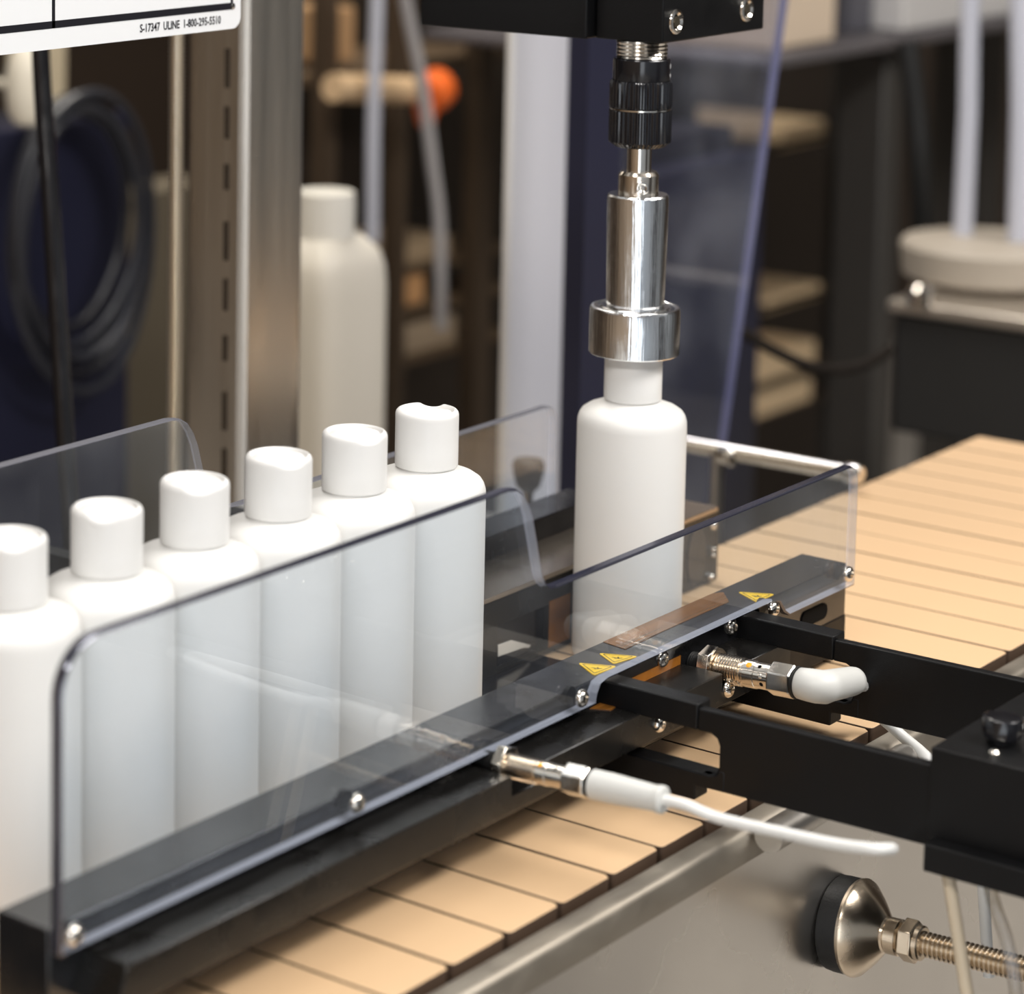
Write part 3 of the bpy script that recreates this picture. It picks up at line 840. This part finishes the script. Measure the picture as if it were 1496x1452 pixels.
wd = text_mesh(MB(), ttxt, (0, 0, 0), (1, 0, 0), (0, 0, 1), 1.0)
size = (px_b.x - px_a.x) / wd
text_mesh(tm, ttxt, (px_a.x, sy - 0.0001, sz0 + 0.0033), (1, 0, 0), (0, 0, 1.25), size, depth=0.0001, bold=0.02 * size)
tm.build('lettering', INK, sg)
MB().lathe([(0.0016, -0.0002), (0.0016, 0.0006), (0.0006, 0.0010)], (sx1 - 0.0066, sy, bz + 0.0016), (0, -1, 0), 16).build('rivet', CHROME, sg)
hang = MB()
hang.box(-0.330, 0.13, 0.1730, 0.1790, 0.500, 0.530)
hang.box(0.064, 0.122, 0.1730, 0.305, 0.500, 0.530)
hang.build('hanger_bar', STEEL, sg)

# ------------------------------------------------------------------ things farther back, out of focus
NAVY = mat('navy paint', (0.018, 0.019, 0.040), 0.35)
NAVY2 = mat('dark navy paint', (0.012, 0.012, 0.022), 0.5)
PAINTWHITE = mat('light grey paint', (0.80, 0.775, 0.735), 0.45)
CREAM = mat('cream plastic', (0.76, 0.70, 0.58), 0.5)
CARD = mat('cardboard', (0.52, 0.35, 0.20), 0.8, var=0.1, vscale=8)
GREY = mat('grey paint', (0.045, 0.041, 0.037), 0.45)
DARKGREY = mat('dark grey paint', (0.018, 0.018, 0.018), 0.4)
BROWN = mat('brown panel', (0.030, 0.019, 0.011), 0.7, var=0.3, vscale=3)
HOSE = mat('milky hose', (0.52, 0.53, 0.60), 0.4)
TABLE = mat('table beige', (0.52, 0.45, 0.36), 0.45)

# navy cabinet with a coiled hose hung on its front
cab = thing('blue_cabinet', at(110, 600, Y=1.0), 'dark navy cabinet behind the coiled hose', 'cabinet')
b_ = MB(); pxbox(b_, -200, 186, 190, 2300, 1.0, 0.04); b_.build('front_panel', NAVY, cab, bevel=0.004)
z_top = at(60, 190, Y=1.0).z
xa, xb = at(-200, 900, Y=1.0).x, at(186, 900, Y=1.0).x
MB().box(xa, xb, 1.041, 1.40, FLOORZ + 0.05, z_top - 0.01).build('carcass', NAVY2, cab)
q = MB(); pxbox(q, 60, 300, 285, 2600, 1.55, 0.06)
tag(q.build('wall_board', mat('tan board', (0.30, 0.25, 0.18), 0.7), bevel=0.003), 'tan board standing behind the navy cabinet and the coiled hose', 'board')
coil = thing('hose_coil', at(108, 330, Y=0.97), 'coil of dark hose hung on the navy cabinet', 'hose')
cc = at(110, 322, Y=0.965)
for k in range(6):
    rr = 0.076 + 0.0050 * (k % 3)
    pts = []
    for i in range(41):
        a = 2 * PI * i / 40
        pts.append((cc.x + rr * math.cos(a) * (0.98 + 0.02 * k) + 0.003 * (k - 2), cc.y - 0.006 * (k % 2) - 0.004 * math.sin(2 * a + k), cc.z - 0.004 * k + (rr + 0.004 * k) * 1.28 * math.sin(a)))
    MB().tube(pts, 0.0044, 8).build('hose_loop', [mat('hose black', (0.012, 0.012, 0.016), 0.35), mat('hose grey', (0.028, 0.029, 0.036), 0.35)][k % 2], coil)
pk = at(40, 126, Y=0.92)
pg = MB().lathe([(0.005, -0.034), (0.012, -0.031), (0.0175, -0.021), (0.0190, -0.005), (0.0185, 0.012), (0.0145, 0.027), (0.0085, 0.034), (0.002, 0.036)], pk, (0, 0, 1), 24)
pg.lathe([(0.004, 0), (0.004, 0.07)], pk, (0, 1, 0), 10)
tag(pg.build('hook_knob', CREAM), 'cream rounded knob above the coiled hose', 'hook')
for k, (x0, x1, y0, y1) in enumerate(((66, 98, 60, 150),)):
    q = MB(); pxbox(q, x0, x1, y0, y1, 1.02, 0.05)
    tag(q.build('carton', mat('tan plate', (0.60, 0.50, 0.34), 0.6), bevel=0.003), 'small tan box beside the cream knob', 'box')
# large milky jug
jc = at(500, 480, Y=0.60)
jx0, jx1 = at(436, 520, Y=0.60).x, at(562, 520, Y=0.60).x
jz = at(500, 372, Y=0.60).z
jug = thing('plastic_jug', (jc.x, 0.64, jc.z - 0.25), 'large blurred milky-white jug standing beyond the steel column', 'jug')
hw = (jx1 - jx0) / 2 * 0.80
hd = 0.036
xm = (jx0 + jx1) / 2 + 0.004
ym = 0.62
jm = MB()
prj = [(0.96, -0.30), (1.0, -0.295), (1.0, -0.03), (0.97, -0.012), (0.88, 0.0), (0.60, 0.012), (0.36, 0.018)]
n = 40
vs, fs = [], []
for s_, h in prj:
    for i in range(n):
        a = 2 * PI * i / n
        e = 0.45
        cx_, sy_ = math.copysign(abs(math.cos(a)) ** e, math.cos(a)), math.copysign(abs(math.sin(a)) ** e, math.sin(a))
        vs.append((xm + hw * s_ * cx_, ym + hd * s_ * sy_, jz + h))
for k in range(len(prj) - 1):
    for i in range(n):
        j = (i + 1) % n
        fs.append((k * n + i, k * n + j, (k + 1) * n + j, (k + 1) * n + i))
fs += [tuple(range(n - 1, -1, -1)), tuple((len(prj) - 1) * n + i for i in range(n))]
jm.add(vs, fs)
jm.build('body', CREAM, jug)
nr = (at(520, 330, Y=0.62).x - at(446, 330, Y=0.62).x) * 0.36
MB().lathe([(nr, 0.0), (nr, 0.030), (nr * 0.97, 0.036), (nr * 0.5, 0.037)], (xm - 0.003, ym, jz + 0.012), n=32).build('screw_cap', mat('milky cap', (0.80, 0.76, 0.66), 0.5), jug)
jb = jz - 0.30
stand = thing('jug_stand', (xm, 0.63, FLOORZ), 'brown stand carrying the milky jug', 'stand')
MB().box(xm - 0.10, xm + 0.16, 0.56, 0.70, jb - 0.03, jb).build('shelf_board', BROWN, stand)
MB().box(xm - 0.09, xm + 0.15, 0.57, 0.69, FLOORZ, jb - 0.03).build('pedestal', BROWN, stand)
# brown rack behind with pipe, hoses and an orange tap
rack = thing('brown_rack', at(590, 400, Y=1.15), 'brown wooden rack in the dim area between column and pale post', 'rack')
q = MB(); pxbox(q, 380, 815, -300, 1700, 1.15, 0.03); q.build('back_board', BROWN, rack)
for px0, px1 in ((470, 486), (575, 588), (690, 712)):
    q = MB(); pxbox(q, px0, px1, -300, 1700, 0.985, 0.02); q.build('upright', mat('rack brown', (0.06, 0.038, 0.021), 0.6), rack)
for yy in (92, 389, 451, 521):
    q = MB(); pxbox(q, 440, 740, yy, yy + 14, 1.006, 0.14); q.build('shelf_board', mat('shelf tan', (0.11, 0.07, 0.037), 0.6), rack)
a_, b_2 = at(486, 128, Y=0.93), at(612, 132, Y=0.93)
q = MB().tube([a_, (a_ + b_2) / 2, b_2], 0.014, 14)
tap = thing('dosing_tap', (a_ + b_2) / 2, 'tan pipe ending in a blurred orange tap', 'tap')
q.build('pipe', mat('tan pipe', (0.66, 0.46, 0.27), 0.45), tap)
q = MB().lathe([(0.010, -0.02), (0.020, -0.016), (0.022, 0.0), (0.020, 0.012), (0.006, 0.016)], at(634, 132, Y=0.92), (0.8, 0, 0.25), 20)
q.tube([at(624, 140, Y=0.92), at(622, 165, Y=0.92), at(622, 184, Y=0.92)], [0.014, 0.012, 0.008], 14)
q.build('orange_valve', mat('orange plastic', (0.80, 0.14, 0.02), 0.4), tap, label='orange tap head')
q = MB().tube([at(553, -60, Y=0.90), at(549, 60, Y=0.90), at(545, 200, Y=0.90), at(544, 352, Y=0.90)], 0.0068, 14, sub=4)
tag(q.build('milky_hose', HOSE), 'pale milky hose hanging straight down behind the jug', 'hose')
q = MB().tube([at(582, -60, Y=0.88), at(598, 30, Y=0.88), at(616, 120, Y=0.88), at(632, 240, Y=0.88), at(642, 330, Y=0.88), at(645, 480, Y=0.88)], 0.0062, 14, sub=4)
tag(q.build('milky_hose', mat('smoky hose', (0.40, 0.38, 0.38), 0.4)), 'pale hose slanting down past the orange tap', 'hose')
for k, (x0, x1, y0, y1, c_, lab) in enumerate(((560, 622, 405, 450, (0.62, 0.33, 0.14), 'orange-brown box on the rack right of the jug'), (566, 660, 352, 388, (0.42, 0.30, 0.18), 'tan box on the rack above the orange-brown box'), (580, 668, 470, 520, (0.36, 0.27, 0.18), 'dull tan box low on the rack right of the jug'), (486, 520, 10, 92, (0.42, 0.25, 0.12), 'upright tan box on the rack above the pipe'))):
    q = MB(); pxbox(q, x0, x1, y0, y1, 1.01, 0.10)
    tag(q.build('carton', mat('carton %d' % k, c_, 0.7), bevel=0.004), lab, 'box', 'boxes on the brown rack')
# pale machine post with a dark hand knob at its foot
wp = thing('pale_post', (0.39, 0.33, FLOORZ), 'pale grey painted machine post behind the capping station', 'post')
q = MB(); pxbox(q, 750, 832, -500, 742, 0.330, 0.007); q.build('face_plate', PAINTWHITE, wp, bevel=0.003)
xa, xb = at(742, 500, Y=0.33).x, at(826, 500, Y=0.33).x
MB().box(xa + 0.010, xb - 0.002, 0.3372, 0.343, FLOORZ, 0.8).build('back_channel', PAINTWHITE, wp)
kp = at(772, 690, Y=0.20)
kn = thing('hand_knob', kp, 'dark star knob at the foot of the pale post', 'knob')
MB().lathe([(0.004, -0.012), (0.0075, -0.008), (0.0095, 0.0), (0.0100, 0.005), (0.0085, 0.008), (0.003, 0.009)], kp, (0, 0, 1), 16).build('knob_head', mat('dark brown knob', (0.03, 0.022, 0.015), 0.45), kn)
MB().lathe([(0.0032, -0.05), (0.0032, -0.010)], kp, (0, 0, 1), 12).build('stem', BRONZE, kn)
MB().box(kp.x - 0.05, kp.x + 0.06, kp.y - 0.02, kp.y + 0.145, kp.z - 0.065, kp.z - 0.05).build('mount_bracket', STEEL, kn)
# navy cabinet beside the pale post, reaching behind the chuck
nc = thing('blue_cabinet', at(960, 500, Y=0.78), 'dark navy machine housing behind the capping head', 'cabinet')
q = MB(); pxbox(q, 838, 912, -400, 1300, 0.50, 0.03); q.build('tall_panel', NAVY, nc, bevel=0.003)
q = MB(); pxbox(q, 905, 1100, 245, 1300, 0.56, 0.03); q.build('low_panel', NAVY, nc, bevel=0.003)
MB().box(at(930, 500, Y=0.595).x, at(1060, 500, Y=0.595).x, 0.595, 0.66, FLOORZ, 0.10).build('carcass', NAVY2, nc)
# clear door with a slanting free edge
dr = thing('clear_door', at(1000, 400, Y=0.24), 'clear machine door whose slanted edge glints behind the chuck', 'door')
p1, p2 = at(1140, 80, Y=0.24), at(1046, 752, Y=0.24)
sl = (p2.x - p1.x) / (p2.z - p1.z)
zt, zb = 0.55, p2.z - 0.03
dpoly = [(at(880, 400, Y=0.24).x, zb), (p2.x + sl * (zb - p2.z), zb), (p1.x + sl * (zt - p1.z), zt), (at(880, 400, Y=0.24).x, zt)]
MB().prism(dpoly, 0.240, 0.246, 'XZ', 0, 1).build('sheet', [clear_mat('smoky door sheet', (0.80, 0.82, 0.90), 0.8, 0.03, 0.03), mat('door edge', (0.20, 0.20, 0.32), 0.3)], dr)
MB().box(dpoly[0][0] - 0.03, dpoly[0][0] + 0.012, 0.236, 0.250, FLOORZ, zt).build('hinge_stile', NAVY, dr)
# work table far right
tb_ = thing('work_table', at(1255, 500, Y=0.62), 'grey table with a thick leg beyond the clear door', 'table')
c_ = at(1284, 400, Y=0.62)
MB().box(c_.x, at(1310, 400, Y=0.62).x, 0.62, at(1212, 400, X=c_.x).y, FLOORZ, at(1284, 80, Y=0.62).z).build('leg', GREY, tb_, bevel=0.004)
z0_ = at(1250, 74, Y=0.60).z
xl_ = at(1118, 80, Y=0.58).x
MB().box(xl_, xl_ + 1.3, 0.58, 0.98, z0_, z0_ + 0.013).build('table_top', mat('table grey', (0.11, 0.10, 0.105), 0.4), tb_, bevel=0.004)
MB().box(xl_ + 1.15, xl_ + 1.22, 0.88, 0.95, FLOORZ, z0_).build('leg', GREY, tb_)
zt_ = z0_ + 0.0132
xa, xb = at(1240, 20, Y=0.62).x, at(1276, 20, Y=0.62).x
tag(MB().box(xa, xb, 0.62, 0.65, zt_, zt_ + 0.25).build('equipment_box', mat('slate box', (0.09, 0.088, 0.105), 0.5), bevel=0.003), 'slate grey upright box on the table between tan carton and pale tray', 'box')
xa, xb = at(1126, 20, Y=0.60).x, at(1222, 20, Y=0.60).x
tag(MB().box(xa, xb, 0.60, 0.72, zt_, zt_ + 0.30).build('carton', mat('large carton', (0.66, 0.53, 0.40), 0.75), bevel=0.004), 'large pale tan carton at the top beyond the clear door', 'box')
xa, xb = at(1282, 10, Y=0.62).x, at(1530, 10, Y=0.62).x
tag(MB().box(xa, xb, 0.59, 0.63, zt_, zt_ + 0.12).build('parts_tray', mat('pale tray', (0.60, 0.58, 0.57), 0.4), bevel=0.004), 'pale grey tray on the table top near the picture corner', 'tray')
# filling machine at right
fm = thing('filling_machine', at(1400, 620, Y=0.36), 'dark filling machine with steel deck and round platform at the edge of view', 'machine')
A0 = at(1308, 455, X=1.02)
q = MB(); q.box(1.02, 1.42, A0.y - 0.62, A0.y, A0.z - 0.105, A0.z); q.build('housing', DARKGREY, fm, bevel=0.004)
MB().box(1.01, 1.43, A0.y - 0.63, A0.y + 0.004, A0.z, A0.z + 0.012).build('deck', mat('deck steel', (0.55, 0.50, 0.44), 0.35, 0.9), fm, bevel=0.003)
rp = at(1446, 352, X=1.14)
MB().lathe([(0.050, -0.042), (0.074, -0.03), (0.077, -0.004), (0.074, 0.0), (0.03, 0.003)], rp, (0, 0, 1), 40).build('round_platform', mat('platform beige', (0.40, 0.35, 0.29), 0.5), fm)
MB().lathe([(0.05, A0.z + 0.010 - rp.z), (0.05, -0.04)], rp, (0, 0, 1), 28).build('platform_stem', mat('platform beige', (0.5, 0.45, 0.4)), fm)
MB().lathe([(0.012, 0.0), (0.012, 0.014), (0.006, 0.018)], at(1346, 446, Z=A0.z + 0.010), (0, 0, 1), 16).build('deck_knob', CHROME, fm)
MB().box(1.10, 1.34, A0.y - 0.40, A0.y - 0.16, FLOORZ, A0.z - 0.105).build('pedestal', BROWN, fm)
for k, (xa_, xt) in enumerate(((1406, 1418), (1488, 1492))):
    q = MB().tube([at(xt, -60, X=1.14), at((xa_ + xt) / 2 + 3, 160, X=1.14), at(xa_, 352, X=1.14)], [0.0085, 0.0085, 0.0090] if k == 0 else 0.010, 14, sub=1)
    tag(q.build('filler_tube', HOSE), ['milky upright filler tube on the round platform, the one clear of the picture edge', 'milky upright filler tube at the very picture edge on the round platform'][k], 'tube')
q = MB().tube([at(1325, 60, X=1.25), at(1338, 160, X=1.25), at(1345, 260, X=1.25), at(1350, 420, X=1.28)], 0.010, 12, sub=4)
tag(q.build('power_cable', RUBBER), 'thick black cable hanging beside the grey table leg', 'cable')
q = MB().tube([at(1085, 485, X=0.75), at(1130, 512, X=0.75), at(1180, 534, X=0.76), at(1225, 540, X=0.78), at(1270, 530, X=0.80), at(1300, 512, X=0.84)], 0.0045, 12, sub=4)
tag(q.build('power_cable', mat('brown black cable', (0.010, 0.007, 0.005), 0.7, spec=0.15)), 'dark cable sagging across in front of the table leg', 'cable')
# storage shelf with cartons seen between door and table leg
sh = thing('storage_shelf', at(1130, 500, Y=1.25), 'dark storage shelf with cartons beyond the clear door', 'shelf')
for yy in (213, 447, 557, 607):
    q = MB(); pxbox(q, 1004, 1228, yy, yy + 8, 1.06, 0.36); q.build('shelf_board', BROWN, sh)
for x0 in (985, 1232):
    q = MB(); pxbox(q, x0, x0 + 18, -100, 1500, 1.05, 0.04); q.build('upright', DARKGREY, sh)
q = MB(); pxbox(q, 980, 1300, -100, 1500, 1.44, 0.02); q.build('back_board', mat('shelf shade', (0.03, 0.02, 0.013), 0.8), sh)
for k, (x0, x1, y0, y1, lab) in enumerate(((1086, 1192, 513, 556, 'pale carton on the shelf just under the sagging dark cable'), (1086, 1186, 570, 606, 'pale carton on the shelf board below the sagging dark cable, lowest of all'), (1118, 1200, 424, 446, 'flat tan carton on the middle shelf board'), (1142, 1206, 180, 212, 'small pale carton on the top shelf board'))):
    q = MB(); pxbox(q, x0, x1, y0, y1, 1.06, 0.2)
    tag(q.build('carton', mat('shelf carton', (0.70, 0.52, 0.32), 0.75), bevel=0.004), lab, 'box', 'cartons on the storage shelf')
# bright steel guide bar across the belt's far side
g0, g1 = Vector((0.361, 0.215, 0.0125)), Vector((0.3665, 0.060, 0.0125))
gb = thing('guide_bar', g0, 'bright steel guide bar with round end caps at the far side of the belt', 'bar')
MB().tube([g0, (g0 + g1) / 2, g1], 0.0052, 18).build('rod', mat('satin bar steel', (0.90, 0.86, 0.78), 0.2, 1.0), gb)
dn = (g1 - g0).normalized()
MB().lathe([(0.0060, 0.0), (0.0068, 0.002), (0.0068, 0.009), (0.005, 0.011)], g1 - dn * 0.004, tuple(dn), 20).build('end_cap', CHROME, gb)
MB().lathe([(0.0060, 0.0), (0.0068, 0.002), (0.0068, 0.009), (0.005, 0.011)], at(1052, 664, X=0.362), tuple(dn), 20).build('clamp_ring', CHROME, gb)
MB().lathe([(0.0045, 0.0), (0.0045, 0.095)], (g0.x, 0.150, -0.083), (0, 0, 1), 14).build('support_stem', STEEL, gb)
MB().box(g0.x - 0.012, g0.x + 0.012, 0.0715, 0.165, -0.092, -0.083).build('stem_bracket', STEEL, gb)
